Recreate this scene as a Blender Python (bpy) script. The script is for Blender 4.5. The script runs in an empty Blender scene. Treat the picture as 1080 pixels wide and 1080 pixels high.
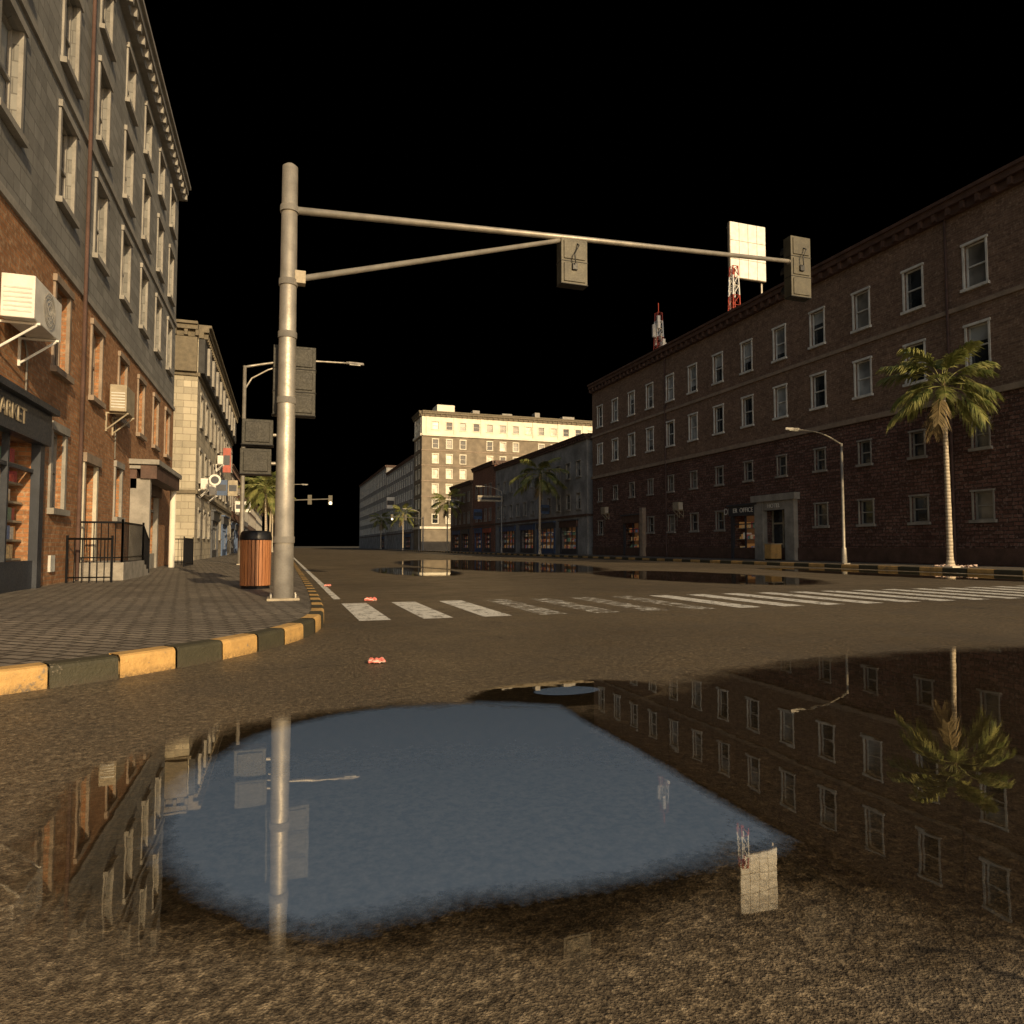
import bpy, math, random
from mathutils import Vector, Matrix
R = random.Random(7)
scene = bpy.context.scene
PZ = 0.165

# ------------------------------------------------------------------ node helper
class G:
    def __init__(s, name):
        s.m = bpy.data.materials.new(name); s.m.use_nodes = True
        s.t = s.m.node_tree; s.t.nodes.clear()
        s.out = s.t.nodes.new('ShaderNodeOutputMaterial')
    def put(s, nd, k, v):
        if isinstance(v, bpy.types.NodeSocket): s.t.links.new(v, nd.inputs[k])
        else:
            if isinstance(v, (tuple, list)) and len(v) == 3 and nd.inputs[k].type == 'RGBA': v = (*v, 1)
            nd.inputs[k].default_value = v
    def n(s, ty, ins={}, **pr):
        nd = s.t.nodes.new(ty)
        for k, v in pr.items(): setattr(nd, k, v)
        for k, v in ins.items(): s.put(nd, k, v)
        return nd
    def pos(s): return s.n('ShaderNodeNewGeometry').outputs['Position']
    def math(s, op, a, b=0.0, c=0.0, clamp=False):
        nd = s.n('ShaderNodeMath', {0: a, 1: b, 2: c}, operation=op); nd.use_clamp = clamp
        return nd.outputs[0]
    def noise(s, vec, scale, detail=3, rough=.55):
        return s.n('ShaderNodeTexNoise', {'Vector': vec, 'Scale': scale, 'Detail': detail, 'Roughness': rough}).outputs['Fac']
    def mr(s, v, a, b, c=0., d=1.):
        return s.n('ShaderNodeMapRange', {'Value': v, 'From Min': a, 'From Max': b, 'To Min': c, 'To Max': d}).outputs[0]
    def mix(s, f, a, b, bt='MIX'):
        nd = s.n('ShaderNodeMix', data_type='RGBA', blend_type=bt)
        s.put(nd, 0, f); s.put(nd, 6, a); s.put(nd, 7, b); return nd.outputs[2]
    def wallvec(s):
        p = s.n('ShaderNodeSeparateXYZ', {0: s.pos()})
        return s.n('ShaderNodeCombineXYZ', {0: s.math('ADD', p.outputs[0], p.outputs[1]), 1: p.outputs[2], 2: 0.}).outputs[0]
    def bump(s, h, strength=.5, dist=.02):
        return s.n('ShaderNodeBump', {'Height': h, 'Strength': strength, 'Distance': dist}).outputs[0]
    def bsdf(s, color, rough=.7, normal=None, metal=0., emis=None, es=0., spec=None):
        b = s.n('ShaderNodeBsdfPrincipled', {'Base Color': color, 'Roughness': rough, 'Metallic': metal})
        if normal is not None: s.put(b, 'Normal', normal)
        if spec is not None: s.put(b, 'Specular IOR Level', spec)
        if emis is not None: s.put(b, 'Emission Color', emis); s.put(b, 'Emission Strength', es)
        s.t.links.new(b.outputs[0], s.out.inputs[0]); return b

def plain(name, col, rough=.6, metal=0., vary=.25, scale=3., emis=None, es=0., spec=None):
    g = G(name); p = g.pos()
    n = g.noise(p, scale, 4); n2 = g.noise(p, scale * 9, 2)
    d = tuple(c * (1 - vary) for c in col); l = tuple(min(1, c * (1 + vary)) for c in col)
    c = g.mix(g.mr(n, .3, .7), d, l)
    c = g.mix(g.mr(n2, .45, .8, 0, vary), c, tuple(x * .45 for x in col))
    g.bsdf(c, g.mr(n2, .2, .8, max(.05, rough - .12), min(1, rough + .12)), g.bump(n2, .15, .01), metal, emis, es, spec)
    return g.m

def brick(name, c1, c2, mortar, w=.24, h=.085, ms=.012, dirt=.5, bs=.6):
    g = G(name); v = g.wallvec(); p = g.pos()
    b = g.n('ShaderNodeTexBrick', {'Vector': v, 'Color1': c1, 'Color2': c2, 'Mortar': mortar, 'Scale': 1., 'Mortar Size': ms,
                                   'Mortar Smooth': .2, 'Bias': 0., 'Brick Width': w, 'Row Height': h})
    vs = g.n('ShaderNodeVectorMath', {0: v, 1: (1 / w, 1 / h, 1)}, operation='MULTIPLY').outputs[0]
    wn = g.n('ShaderNodeTexWhiteNoise', {'Vector': g.n('ShaderNodeVectorMath', {0: vs}, operation='FLOOR').outputs[0]}, noise_dimensions='3D')
    c = g.mix(g.mr(wn.outputs[0], 0, 1, 0, .6), b.outputs[0], tuple(x * .35 for x in c1))
    n = g.noise(p, .45, 5, .65); n2 = g.noise(p, 9, 4, .65)
    st = g.noise(g.n('ShaderNodeVectorMath', {0: v, 1: (2.2, .18, 1)}, operation='MULTIPLY').outputs[0], 1., 4, .6)
    c = g.mix(g.mr(n, .35, .75, 0, dirt), c, tuple(x * .3 for x in c1))
    c = g.mix(g.mr(st, .5, .75, 0, .45), c, tuple(x * .35 for x in c1))
    c = g.mix(g.mr(n2, .52, .75, 0, .6), c, tuple(min(1, x * 1.8) for x in mortar))
    hgt = g.math('SUBTRACT', n2, b.outputs['Fac'])
    g.bsdf(c, .85, g.bump(hgt, bs, .015)); return g.m

def rubble(name, c1, c2, mortar, w=.42, h=.17):
    """rough-faced, weathered brick: uneven blocks with pale chips and dark joints"""
    g = G(name); v = g.wallvec(); p = g.pos()
    wob = g.n('ShaderNodeVectorMath', {0: g.n('ShaderNodeTexNoise', {'Vector': p, 'Scale': 3., 'Detail': 2.}).outputs['Color'], 1: (.12, .08, 0)}, operation='MULTIPLY').outputs[0]
    v = g.n('ShaderNodeVectorMath', {0: v, 1: wob}, operation='ADD').outputs[0]
    b = g.n('ShaderNodeTexBrick', {'Vector': v, 'Color1': c1, 'Color2': c2, 'Mortar': tuple(x * .12 for x in mortar), 'Scale': 1., 'Mortar Size': .022,
                                   'Mortar Smooth': .4, 'Bias': 0., 'Brick Width': w, 'Row Height': h})
    vs = g.n('ShaderNodeVectorMath', {0: v, 1: (1 / w, 1 / h, 1)}, operation='MULTIPLY').outputs[0]
    wn = g.n('ShaderNodeTexWhiteNoise', {'Vector': g.n('ShaderNodeVectorMath', {0: vs}, operation='FLOOR').outputs[0]}, noise_dimensions='3D').outputs[0]
    c = g.mix(g.mr(wn, 0, 1, 0, .75), b.outputs[0], tuple(x * .25 for x in c1))
    n = g.noise(p, 8, 4, .75)
    c = g.mix(g.mr(n, .54, .66, 0, .6), c, mortar)
    c = g.mix(g.mr(g.noise(p, .5, 4), .4, .7, 0, .45), c, tuple(x * .35 for x in c1))
    g.bsdf(c, .8, g.bump(g.math('SUBTRACT', g.math('MULTIPLY', n, 1.5), b.outputs['Fac']), 1., .05)); return g.m

# ------------------------------------------------------------------ materials
M = {}
M['brick_l'] = brick('brick_orange', (.50, .225, .09), (.38, .165, .07), (.34, .25, .16), .26, .09)
M['grey_l'] = brick('stone_grey', (.31, .305, .285), (.25, .245, .23), (.14, .135, .125), .62, .31, .014, .4, .4)
M['rub_r'] = rubble('brick_rustic', (.17, .075, .056), (.24, .125, .095), (.42, .32, .27))
M['brick_r'] = brick('brick_brown', (.24, .145, .098), (.18, .108, .076), (.27, .2, .15), .3, .11, .014, .4)
M['cream'] = brick('stone_cream', (.58, .52, .4), (.5, .45, .34), (.28, .24, .18), .8, .4, .02, .3, .4)
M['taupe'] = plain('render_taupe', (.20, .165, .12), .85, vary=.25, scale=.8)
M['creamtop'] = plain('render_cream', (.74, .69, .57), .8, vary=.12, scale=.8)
M['greyblue'] = plain('render_grey', (.25, .245, .24), .85, vary=.4, scale=.6)
M['redbrick'] = brick('brick_red', (.33, .13, .075), (.24, .1, .06), (.25, .18, .14), .26, .09)
M['trim'] = plain('painted_trim', (.6, .6, .57), .6, vary=.25, scale=2)
M['trimdark'] = plain('cornice_dark', (.09, .05, .037), .7, vary=.35, scale=2)
M['trimgrey'] = plain('stone_trim', (.27, .255, .23), .75, vary=.25, scale=2)
M['olive'] = plain('cornice_olive', (.14, .115, .075), .7, vary=.3)
M['belt'] = plain('stone_belt', (.27, .21, .16), .8, vary=.25)
M['wood_w'] = plain('door_cream', (.5, .46, .37), .6, vary=.15)
M['roof'] = plain('roof_felt', (.05, .05, .05), .9)
M['navy'] = plain('shop_navy', (.028, .034, .048), .45)
M['blue'] = plain('shop_blue', (.035, .075, .17), .5)
M['iron'] = plain('iron_black', (.012, .012, .013), .45, .3)
M['steel'] = plain('galvanised_steel', (.36, .33, .28), .5, .6, .22, 4)
M['sigpaint'] = plain('signal_olive', (.065, .057, .036), .55, .1, .35, 6)
M['sigback'] = plain('signal_dark_olive', (.02, .018, .012), .6, .1, .35, 6)
M['sigdark'] = plain('signal_black', (.012, .012, .012), .5)
M['white'] = plain('white_enamel', (.72, .70, .65), .5, vary=.15, scale=3)
M['redp'] = plain('red_paint', (.34, .06, .035), .5)
M['beige'] = plain('beige_metal', (.33, .28, .2), .6)
M['concrete'] = plain('concrete', (.27, .25, .22), .85, vary=.3, scale=4)
def kerbmat(name, col, wear):
    g = G(name); p = g.pos(); a = g.noise(p, 3.5, 6, .7); f = g.noise(p, 38, 3, .7)
    c = g.mix(g.mr(a, .35, .7), col, tuple(x * .6 for x in col))
    c = g.mix(g.mr(g.math('ADD', a, g.math('MULTIPLY', f, .6)), wear, wear + .1, 0, .85), c, (.2, .17, .13))
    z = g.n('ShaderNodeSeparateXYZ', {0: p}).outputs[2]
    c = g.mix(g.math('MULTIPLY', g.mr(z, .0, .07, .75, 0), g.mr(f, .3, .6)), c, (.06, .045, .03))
    g.bsdf(c, .7, g.bump(g.math('ADD', f, a), .6, .012)); return g.m
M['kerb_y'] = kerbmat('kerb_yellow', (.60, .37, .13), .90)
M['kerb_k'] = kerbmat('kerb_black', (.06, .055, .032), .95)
M['lamp_glass'] = plain('lamp_lens', (.5, .5, .45), .3)
M['pink'] = plain('litter_pink', (.6, .17, .14), .4, vary=.4, scale=40)
M['litw'] = plain('litter_paper', (.6, .45, .38), .7, vary=.3, scale=40)
for nm, c in (('green', (.02, .3, .08)), ('red', (.4, .02, .01)), ('amber', (.5, .22, .02))):
    M['lens_' + nm] = plain('lens_' + nm, tuple(x * .3 for x in c), .25)
M['lit'] = plain('lit_lens', (.8, .8, .7), .4, emis=(1, .85, .55, 1), es=3.)
goods = []
for i, c in enumerate(((.4, .08, .05), (.5, .25, .08), (.12, .15, .22), (.5, .42, .3), (.10, .16, .10), (.25, .05, .04), (.45, .3, .14))):
    goods.append(plain('goods_%d' % i, c, .5, vary=.5, scale=20, emis=(*c, 1), es=.16))  # goods emit faintly themselves, imitating a lit shop window
M['warmwall'] = plain('shop_interior', (.12, .07, .04), .8, vary=.5, scale=2., emis=(.5, .22, .08, 1), es=.07)  # back wall glows warm in place of interior lighting

def wood():
    g = G('bin_wood'); p = g.pos()
    v = g.n('ShaderNodeVectorMath', {0: p, 1: (30, 30, 2)}, operation='MULTIPLY').outputs[0]
    n = g.noise(v, 1., 4)
    g.bsdf(g.mix(g.mr(n, .3, .7), (.22, .08, .03), (.44, .19, .075)), .5, g.bump(n, .3, .005)); return g.m
M['wood'] = wood()

def glass(name, base, rough):
    g = G(name); p = g.pos()
    n = g.noise(p, .9, 2)
    c = g.mix(g.mr(n, .4, .65), base, tuple(x * .4 for x in base))
    g.bsdf(c, rough, g.bump(g.noise(p, 2., 2), .05, .02), spec=.8); return g.m
M['g_dark'] = glass('window_glass', (.035, .04, .045), .06)
M['g_blind'] = glass('window_blind', (.34, .36, .365), .25)
M['g_curt'] = glass('window_curtain', (.2, .19, .17), .2)
M['g_brite'] = glass('window_bright', (.6, .56, .46), .3)
PANES_R = ['g_blind', 'g_blind', 'g_curt', 'g_blind', 'g_dark']
PANES_D = ['g_dark', 'g_dark', 'g_curt']

def asphalt():
    g = G('asphalt'); p = g.pos()
    fine = g.noise(p, 90, 2, .75); gr = g.noise(p, 26, 4, .85)
    vo = g.n('ShaderNodeTexVoronoi', {'Vector': p, 'Scale': 130.})
    k = g.n('ShaderNodeSeparateColor', {0: vo.outputs['Color']}).outputs[0]
    mid = g.noise(p, 1.3, 5, .65); big = g.noise(p, .16, 3, .6)
    c = g.mix(g.mr(k, .1, .95), (.075, .058, .038), (.20, .155, .098))
    c = g.mix(g.mr(gr, .53, .66, 0, .85), c, (.42, .33, .21))
    c = g.mix(g.mr(gr, .47, .36, 0, .85), c, (.022, .017, .012))
    c = g.mix(g.mr(mid, .35, .7, 0, .42), c, (.06, .048, .033))
    c = g.mix(g.mr(big, .42, .62, 0, .4), c, (.045, .036, .026))
    cr = g.n('ShaderNodeTexVoronoi', {'Vector': g.n('ShaderNodeVectorMath', {0: p, 1: g.n('ShaderNodeTexNoise', {'Vector': p, 'Scale': 1.5, 'Detail': 3.}).outputs['Color']}, operation='ADD').outputs[0], 'Scale': .28}, feature='DISTANCE_TO_EDGE').outputs[0]
    c = g.mix(g.math('MULTIPLY', g.mr(cr, .0, .005, 1, 0), g.mr(mid, .5, .6)), c, (.02, .016, .012))
    h = g.math('ADD', g.math('MULTIPLY', fine, .5), g.math('ADD', gr, g.math('MULTIPLY', vo.outputs['Distance'], .3)))
    g.bsdf(c, g.mr(mid, .3, .7, .4, .7), g.bump(h, .6, .012), spec=.5); return g.m
M['asphalt'] = asphalt()

def paint(name, lo, hi):
    g = G(name); p = g.pos()
    a = g.noise(p, 5, 5, .75); f = g.noise(p, 60, 3, .7)
    w = g.mr(g.math('ADD', a, g.math('MULTIPLY', g.math('SUBTRACT', f, .5), .5)), lo, hi)
    b = g.bsdf(g.mix(g.mr(f, .4, .7), (.62, .6, .54), (.8, .78, .72)), .6, g.bump(f, .4, .006))
    tr = g.n('ShaderNodeBsdfTransparent')
    mx = g.n('ShaderNodeMixShader'); g.put(mx, 0, w); g.t.links.new(tr.outputs[0], mx.inputs[1]); g.t.links.new(b.outputs[0], mx.inputs[2])
    g.t.links.new(mx.outputs[0], g.out.inputs[0]); return g.m
M['paint'] = paint('road_paint', .35, .48)
M['paintworn'] = paint('road_paint_worn', .48, .62)

def paving():
    g = G('paving_blocks'); p = g.pos()
    v = g.n('ShaderNodeVectorRotate', {'Vector': p, 'Angle': math.radians(38)}, rotation_type='Z_AXIS').outputs[0]
    wv = g.n('ShaderNodeVectorMath', {0: v, 1: g.n('ShaderNodeVectorMath', {0: g.n('ShaderNodeTexNoise', {'Vector': p, 'Scale': 2.5}).outputs['Color'], 1: (.09, .09, 0)}, operation='MULTIPLY').outputs[0]}, operation='ADD').outputs[0]
    b = g.n('ShaderNodeTexBrick', {'Vector': wv, 'Color1': (.27, .235, .19), 'Color2': (.17, .15, .125), 'Mortar': (.025, .022, .017), 'Scale': 1.,
                                   'Mortar Size': .02, 'Mortar Smooth': .4, 'Brick Width': .26, 'Row Height': .13})
    n = g.noise(p, 26, 4, .7); big = g.noise(p, .6, 4)
    c = g.mix(g.mr(n, .5, .72, 0, .6), b.outputs[0], (.4, .34, .26))
    c = g.mix(g.mr(big, .4, .7, 0, .55), c, (.07, .06, .05))
    g.bsdf(c, .6, g.bump(g.math('SUBTRACT', g.math('MULTIPLY', n, .5), b.outputs['Fac']), 1., .035)); return g.m
M['paving'] = paving()
M['ground'] = plain('ground_dirt', (.05, .045, .035), .9)

# ------------------------------------------------------------------ mesh builder
class MB:
    def __init__(s): s.v = []; s.f = []; s.mi = []; s.mats = []; s.sm = []
    def mi_(s, m):
        if isinstance(m, str): m = M[m]
        if m not in s.mats: s.mats.append(m)
        return s.mats.index(m)
    def face(s, pts, mat, smooth=False):
        b = len(s.v); s.v += [Vector(p) for p in pts]; s.f.append(list(range(b, b + len(pts)))); s.mi.append(s.mi_(mat)); s.sm.append(smooth)
    def hexa(s, P, mat):
        b = len(s.v); s.v += [Vector(p) for p in P]; k = s.mi_(mat)
        for q in ((0, 3, 2, 1), (4, 5, 6, 7), (0, 1, 5, 4), (1, 2, 6, 5), (2, 3, 7, 6), (3, 0, 4, 7)):
            s.f.append([b + i for i in q]); s.mi.append(k); s.sm.append(False)
    def box(s, x0, x1, y0, y1, z0, z1, mat):
        s.hexa([(x0, y0, z0), (x1, y0, z0), (x1, y1, z0), (x0, y1, z0), (x0, y0, z1), (x1, y0, z1), (x1, y1, z1), (x0, y1, z1)], mat)
    def fb(s, F, s0, s1, d0, d1, z0, z1, mat):
        s.hexa([fp(F, a, d, z) for a, d, z in ((s0, d0, z0), (s1, d0, z0), (s1, d1, z0), (s0, d1, z0), (s0, d0, z1), (s1, d0, z1), (s1, d1, z1), (s0, d1, z1))], mat)
    def tube(s, pts, rad, mat, seg=10, smooth=True):
        pts = [Vector(p) for p in pts]
        if not isinstance(rad, (list, tuple)): rad = [rad] * len(pts)
        k = s.mi_(mat); rings = []
        for i, p in enumerate(pts):
            t = (pts[min(i + 1, len(pts) - 1)] - pts[max(i - 1, 0)]).normalized()
            a = Vector((0, 0, 1)) if abs(t.z) < .9 else Vector((1, 0, 0))
            u = t.cross(a).normalized(); w = t.cross(u)
            b = len(s.v)
            for j in range(seg):
                an = 2 * math.pi * j / seg
                s.v.append(p + (u * math.cos(an) + w * math.sin(an)) * rad[i])
            rings.append(b)
        for i in range(len(rings) - 1):
            for j in range(seg):
                s.f.append([rings[i] + j, rings[i] + (j + 1) % seg, rings[i + 1] + (j + 1) % seg, rings[i + 1] + j]); s.mi.append(k); s.sm.append(smooth)
        for b in (rings[0], rings[-1]):
            s.f.append([b + j for j in range(seg)]); s.mi.append(k); s.sm.append(False)
    def obj(s, name, parent=None, loc=(0, 0, 0), bevel=0):
        loc = Vector(loc)
        me = bpy.data.meshes.new(name); me.from_pydata([v - loc for v in s.v], [], s.f); me.update()
        for m in s.mats: me.materials.append(m)
        me.polygons.foreach_set('material_index', s.mi); me.polygons.foreach_set('use_smooth', s.sm)
        o = bpy.data.objects.new(name, me); scene.collection.objects.link(o)
        if parent: o.parent = parent
        else: o.location = loc
        if bevel:
            b = o.modifiers.new('bevel', 'BEVEL'); b.width = bevel; b.segments = 2; b.limit_method = 'ANGLE'
        return o
def fp(F, a, d, z):
    O, S, Nn = F
    return Vector((O[0] + S[0] * a + Nn[0] * d, O[1] + S[1] * a + Nn[1] * d, z))
def empty(name, loc):
    o = bpy.data.objects.new(name, None); o.location = loc; o.empty_display_size = .3; scene.collection.objects.link(o); return o

# ------------------------------------------------------------------ building kit
class Bld:
    def __init__(s, name, loc):
        s.name = name; s.loc = Vector(loc); s.w = MB(); s.fr = MB(); s.gl = MB(); s.tr = MB(); s.rf = MB(); s.gd = MB()
    def facade(s, F, width, z0, z1, ops, matfn, bands=(), depth=.2):
        cs = sorted(set([0., width] + [a for o in ops for a in (o[0], o[1])]))
        cz = sorted(set([z0, z1] + list(bands) + [a for o in ops for a in (o[2], o[3])]))
        cs = [c for c in cs if 0 <= c <= width]
        for j in range(len(cz) - 1):
            zc = (cz[j] + cz[j + 1]) / 2; run = None
            for i in range(len(cs) - 1):
                sc = (cs[i] + cs[i + 1]) / 2
                hole = any(o[0] < sc < o[1] and o[2] < zc < o[3] for o in ops)
                if not hole and run is None: run = cs[i]
                if run is not None and (hole or i == len(cs) - 2):
                    e = cs[i] if hole else cs[i + 1]
                    s.w.face([fp(F, run, 0, cz[j]), fp(F, e, 0, cz[j]), fp(F, e, 0, cz[j + 1]), fp(F, run, 0, cz[j + 1])], matfn(zc)); run = None
        for o in ops:
            dd = o[4] if len(o) > 4 else depth; a, b, c, d = o[:4]; m = matfn((c + d) / 2)
            s.w.face([fp(F, a, 0, c), fp(F, a, -dd, c), fp(F, a, -dd, d), fp(F, a, 0, d)], m)
            s.w.face([fp(F, b, 0, c), fp(F, b, -dd, c), fp(F, b, -dd, d), fp(F, b, 0, d)], m)
            s.w.face([fp(F, a, 0, d), fp(F, a, -dd, d), fp(F, b, -dd, d), fp(F, b, 0, d)], m)
            s.w.face([fp(F, a, 0, c), fp(F, a, -dd, c), fp(F, b, -dd, c), fp(F, b, 0, c)], m)
    def window(s, F, o, panes, trim='trim', surround=.1, depth=.2, sill=True, bars=1):
        a, b, c, d = o[:4]; pm = R.choice(panes)
        if pm == 'g_blind' and R.random() < .5:
            m = c + (d - c) * R.uniform(.2, .7)
            s.gl.face([fp(F, a, -depth, c), fp(F, b, -depth, c), fp(F, b, -depth, m), fp(F, a, -depth, m)], 'g_dark')
            s.gl.face([fp(F, a, -depth, m), fp(F, b, -depth, m), fp(F, b, -depth, d), fp(F, a, -depth, d)], pm)
        else:
            s.gl.face([fp(F, a, -depth, c), fp(F, b, -depth, c), fp(F, b, -depth, d), fp(F, a, -depth, d)], pm)
        e = .065; f = s.fr; q = depth - .005
        f.fb(F, a, a + e, -q, -q + .06, c, d, trim); f.fb(F, b - e, b, -q, -q + .06, c, d, trim)
        f.fb(F, a + e, b - e, -q, -q + .06, c, c + e, trim); f.fb(F, a + e, b - e, -q, -q + .06, d - e, d, trim)
        if bars:
            mz = (c + d) / 2; f.fb(F, a + e, b - e, -q, -q + .07, mz - .03, mz + .03, trim)
        if bars > 1:
            ms = (a + b) / 2; f.fb(F, ms - .02, ms + .02, -q, -q + .05, c + e, d - e, trim)
        if surround:
            w = surround; f.fb(F, a - w, a + .01, -.03, .045, c, d, trim); f.fb(F, b - .01, b + w, -.03, .045, c, d, trim)
            f.fb(F, a - w - .04, b + w + .04, -.03, .08, d - .01, d + w * 1.4, trim)
        if sill: f.fb(F, a - .14, b + .14, -.03, .13, c - .12, c + .01, trim)
    def rows(s, F, width, rows, extra=(), skip=lambda s_, z: False):
        ops = []; wins = []
        for zc, h, w, st, sp, panes, kw in rows:
            x = st
            while x + w / 2 < width - .3:
                if x - w / 2 > .3 and not skip(x, zc):
                    o = (x - w / 2, x + w / 2, zc - h / 2, zc + h / 2); ops.append(o); wins.append((o, panes, kw))
                x += sp
        for o, p, kw in wins: s.window(F, o, p, **kw)
        return ops + list(extra)
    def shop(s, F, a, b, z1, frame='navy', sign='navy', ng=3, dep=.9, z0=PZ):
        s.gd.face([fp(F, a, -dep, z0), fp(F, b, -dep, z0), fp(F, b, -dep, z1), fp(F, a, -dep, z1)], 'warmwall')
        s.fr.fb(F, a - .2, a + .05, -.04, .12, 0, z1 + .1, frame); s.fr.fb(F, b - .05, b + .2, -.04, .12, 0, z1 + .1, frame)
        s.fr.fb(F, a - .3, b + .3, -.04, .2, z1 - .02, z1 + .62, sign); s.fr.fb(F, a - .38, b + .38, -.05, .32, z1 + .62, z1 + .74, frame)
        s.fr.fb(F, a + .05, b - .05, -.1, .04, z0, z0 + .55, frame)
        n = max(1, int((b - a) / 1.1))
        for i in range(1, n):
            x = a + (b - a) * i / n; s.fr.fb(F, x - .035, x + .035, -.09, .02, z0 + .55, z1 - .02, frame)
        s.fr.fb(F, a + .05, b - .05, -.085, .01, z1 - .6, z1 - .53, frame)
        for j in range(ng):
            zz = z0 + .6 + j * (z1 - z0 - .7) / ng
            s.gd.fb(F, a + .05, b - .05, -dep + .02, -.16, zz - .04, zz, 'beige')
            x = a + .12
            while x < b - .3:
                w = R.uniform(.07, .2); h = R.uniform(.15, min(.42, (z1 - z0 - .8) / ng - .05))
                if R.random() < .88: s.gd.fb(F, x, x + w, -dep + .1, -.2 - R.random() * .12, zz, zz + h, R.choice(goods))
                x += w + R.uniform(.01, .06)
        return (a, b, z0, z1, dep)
    def cornice(s, F, width, z, mats=('trimdark', 'trimdark'), out=.45, h=.6, dent=.6, ext=0.):
        t = s.tr
        t.fb(F, -ext, width + ext, -.05, out * .4, z - h, z - h * .55, mats[1])
        t.fb(F, -ext * 1.0, width + ext, -.05, out * .8, z - h * .55, z - h * .2, mats[0])
        t.fb(F, -ext * 1.0, width + ext, -.05, out, z - h * .2, z, mats[0])
        if dent:
            x = dent / 2
            while x < width:
                t.fb(F, x - .09, x + .09, out * .38, out * .72, z - h * .98, z - h * .56, mats[1]); x += dent
    def belt(s, F, width, z, h=.2, out=.1, mat='belt'):
        s.tr.fb(F, 0, width, -.04, out, z - h / 2, z + h / 2, mat)
    def done(s, bevel=0):
        e = empty(s.name, s.loc)
        for mb, n in ((s.w, 'walls'), (s.fr, 'window_frames'), (s.gl, 'window_panes'), (s.tr, 'cornice'), (s.rf, 'roof'), (s.gd, 'shop_display')):
            if mb.f: mb.obj(n, e, s.loc)
        return e

def text(parent, body, loc, size, rotz, mat, name='lettering'):
    cu = bpy.data.curves.new(name, 'FONT'); cu.body = body; cu.size = size; cu.extrude = .01; cu.align_x = 'CENTER'; cu.align_y = 'CENTER'
    cu.materials.append(M[mat])
    o = bpy.data.objects.new(name, cu); scene.collection.objects.link(o)
    o.rotation_euler = (math.pi / 2, 0, rotz); o.location = Vector(loc) - parent.location; o.parent = parent; return o

W = dict
# ============ right long brick building
XR = 28.6
b = Bld('brick_building', (XR, 13.5, 0)); Y0 = 13.5; L = 60.2 - Y0; F = ((XR, Y0), (0, 1), (-1, 0)); HR = 16.7
st = (24.4 - Y0) % 3.1
rows = [(13.35, 1.95, 1.0, st, 3.1, PANES_R, W(surround=.07)), (9.75, 1.85, 1.0, st, 3.1, PANES_R, W(surround=.07)),
        (5.85, 1.2, .75, st, 3.1, PANES_D, W(surround=.05, trim='trimgrey')), (2.75, 1.25, .9, st, 3.1, PANES_D, W(surround=.05, trim='trimgrey'))]
ent = (33.2 - Y0, 35.2 - Y0)
shopA = b.shop(F, 36.1 - Y0, 38.4 - Y0, 3.0, 'navy', 'navy')
shopB = b.shop(F, 51.0 - Y0, 53.6 - Y0, 3.0, 'navy', 'trimdark')
def skipR(x, z):
    y = x + Y0
    return z < 3 and (31.5 < y < 39.4 or 50 < y < 55.5)
ops = b.rows(F, L, rows, [(ent[0], ent[1], PZ, 3.2, .5), shopA, shopB], skipR)
matR = lambda z: 'rub_r' if z < 7.6 else 'brick_r'
b.facade(F, L, 0, HR, ops, matR, (7.6,))
F2 = ((XR, Y0), (1, 0), (0, -1))
ops2 = b.rows(F2, 22, [(z, h, w, 2., 3.1, p, k) for z, h, w, _, _, p, k in rows])
b.facade(F2, 22, 0, HR, ops2, matR, (7.6,))
F3 = ((XR, 60.2), (1, 0), (0, 1)); b.facade(F3, 22, 0, HR, [], matR, (7.6,))
b.rf.box(XR + .25, XR + 22, Y0 + .25, 60, HR - .5, HR - .4, 'roof')
b.w.box(XR + .002, XR + .25, Y0 + .01, 60.19, HR - .6, HR - .01, 'brick_r')
for FF, LL in ((F, L), (F2, 22)):
    b.cornice(FF, LL, HR, out=.55, h=.8, dent=.7)
    b.belt(FF, LL, 11.6, .2, .1); b.belt(FF, LL, 7.6, .26, .14); b.belt(FF, LL, .55, .7, .06, 'trimdark')
b.fr.fb(F, ent[0] - .75, ent[0] + .02, -.05, .3, PZ, 3.75, 'trimgrey'); b.fr.fb(F, ent[1] - .02, ent[1] + .75, -.05, .3, PZ, 3.75, 'trimgrey')
b.fr.fb(F, ent[0] - .95, ent[1] + .95, -.05, .42, 3.75, 4.15, 'trimgrey'); b.fr.fb(F, ent[0] + .02, ent[1] - .02, -.05, .24, 3.2, 3.74, 'trimgrey')
b.gl.face([fp(F, ent[0], -.5, PZ), fp(F, ent[1], -.5, PZ), fp(F, ent[1], -.5, 3.2), fp(F, ent[0], -.5, 3.2)], 'g_dark')
for x in (ent[0] + .04, (ent[0] + ent[1]) / 2, ent[1] - .04): b.fr.fb(F, x - .05, x + .05, -.49, -.42, PZ, 3.2, 'beige')
b.fr.fb(F, ent[0], ent[1], -.488, -.425, 2.35, 2.45, 'beige'); b.fr.fb(F, ent[0], ent[1], -.488, -.425, PZ, .7, 'beige')
b.fr.fb(F, 50.0 - Y0, 50.5 - Y0, -.03, .35, 0, 4.2, 'belt')
b.tr.tube([fp(F, 46.7 - Y0, .1, .2), fp(F, 46.7 - Y0, .1, HR - .8)], .06, 'trimdark', 8)
b.tr.tube([fp(F, 22.6 - Y0, .1, .2), fp(F, 22.6 - Y0, .1, HR - .8)], .06, 'trimdark', 8)
e = b.done()
text(e, 'ER  OFFICE', (XR - .22, 37.2, 3.32), .42, -math.pi / 2, 'white')
text(e, 'DR', (XR - .06, 39.0, 3.3), .6, -math.pi / 2, 'white')
text(e, 'HOTEL', (XR - .27, 34.2, 3.45), .35, -math.pi / 2, 'white')

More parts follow.
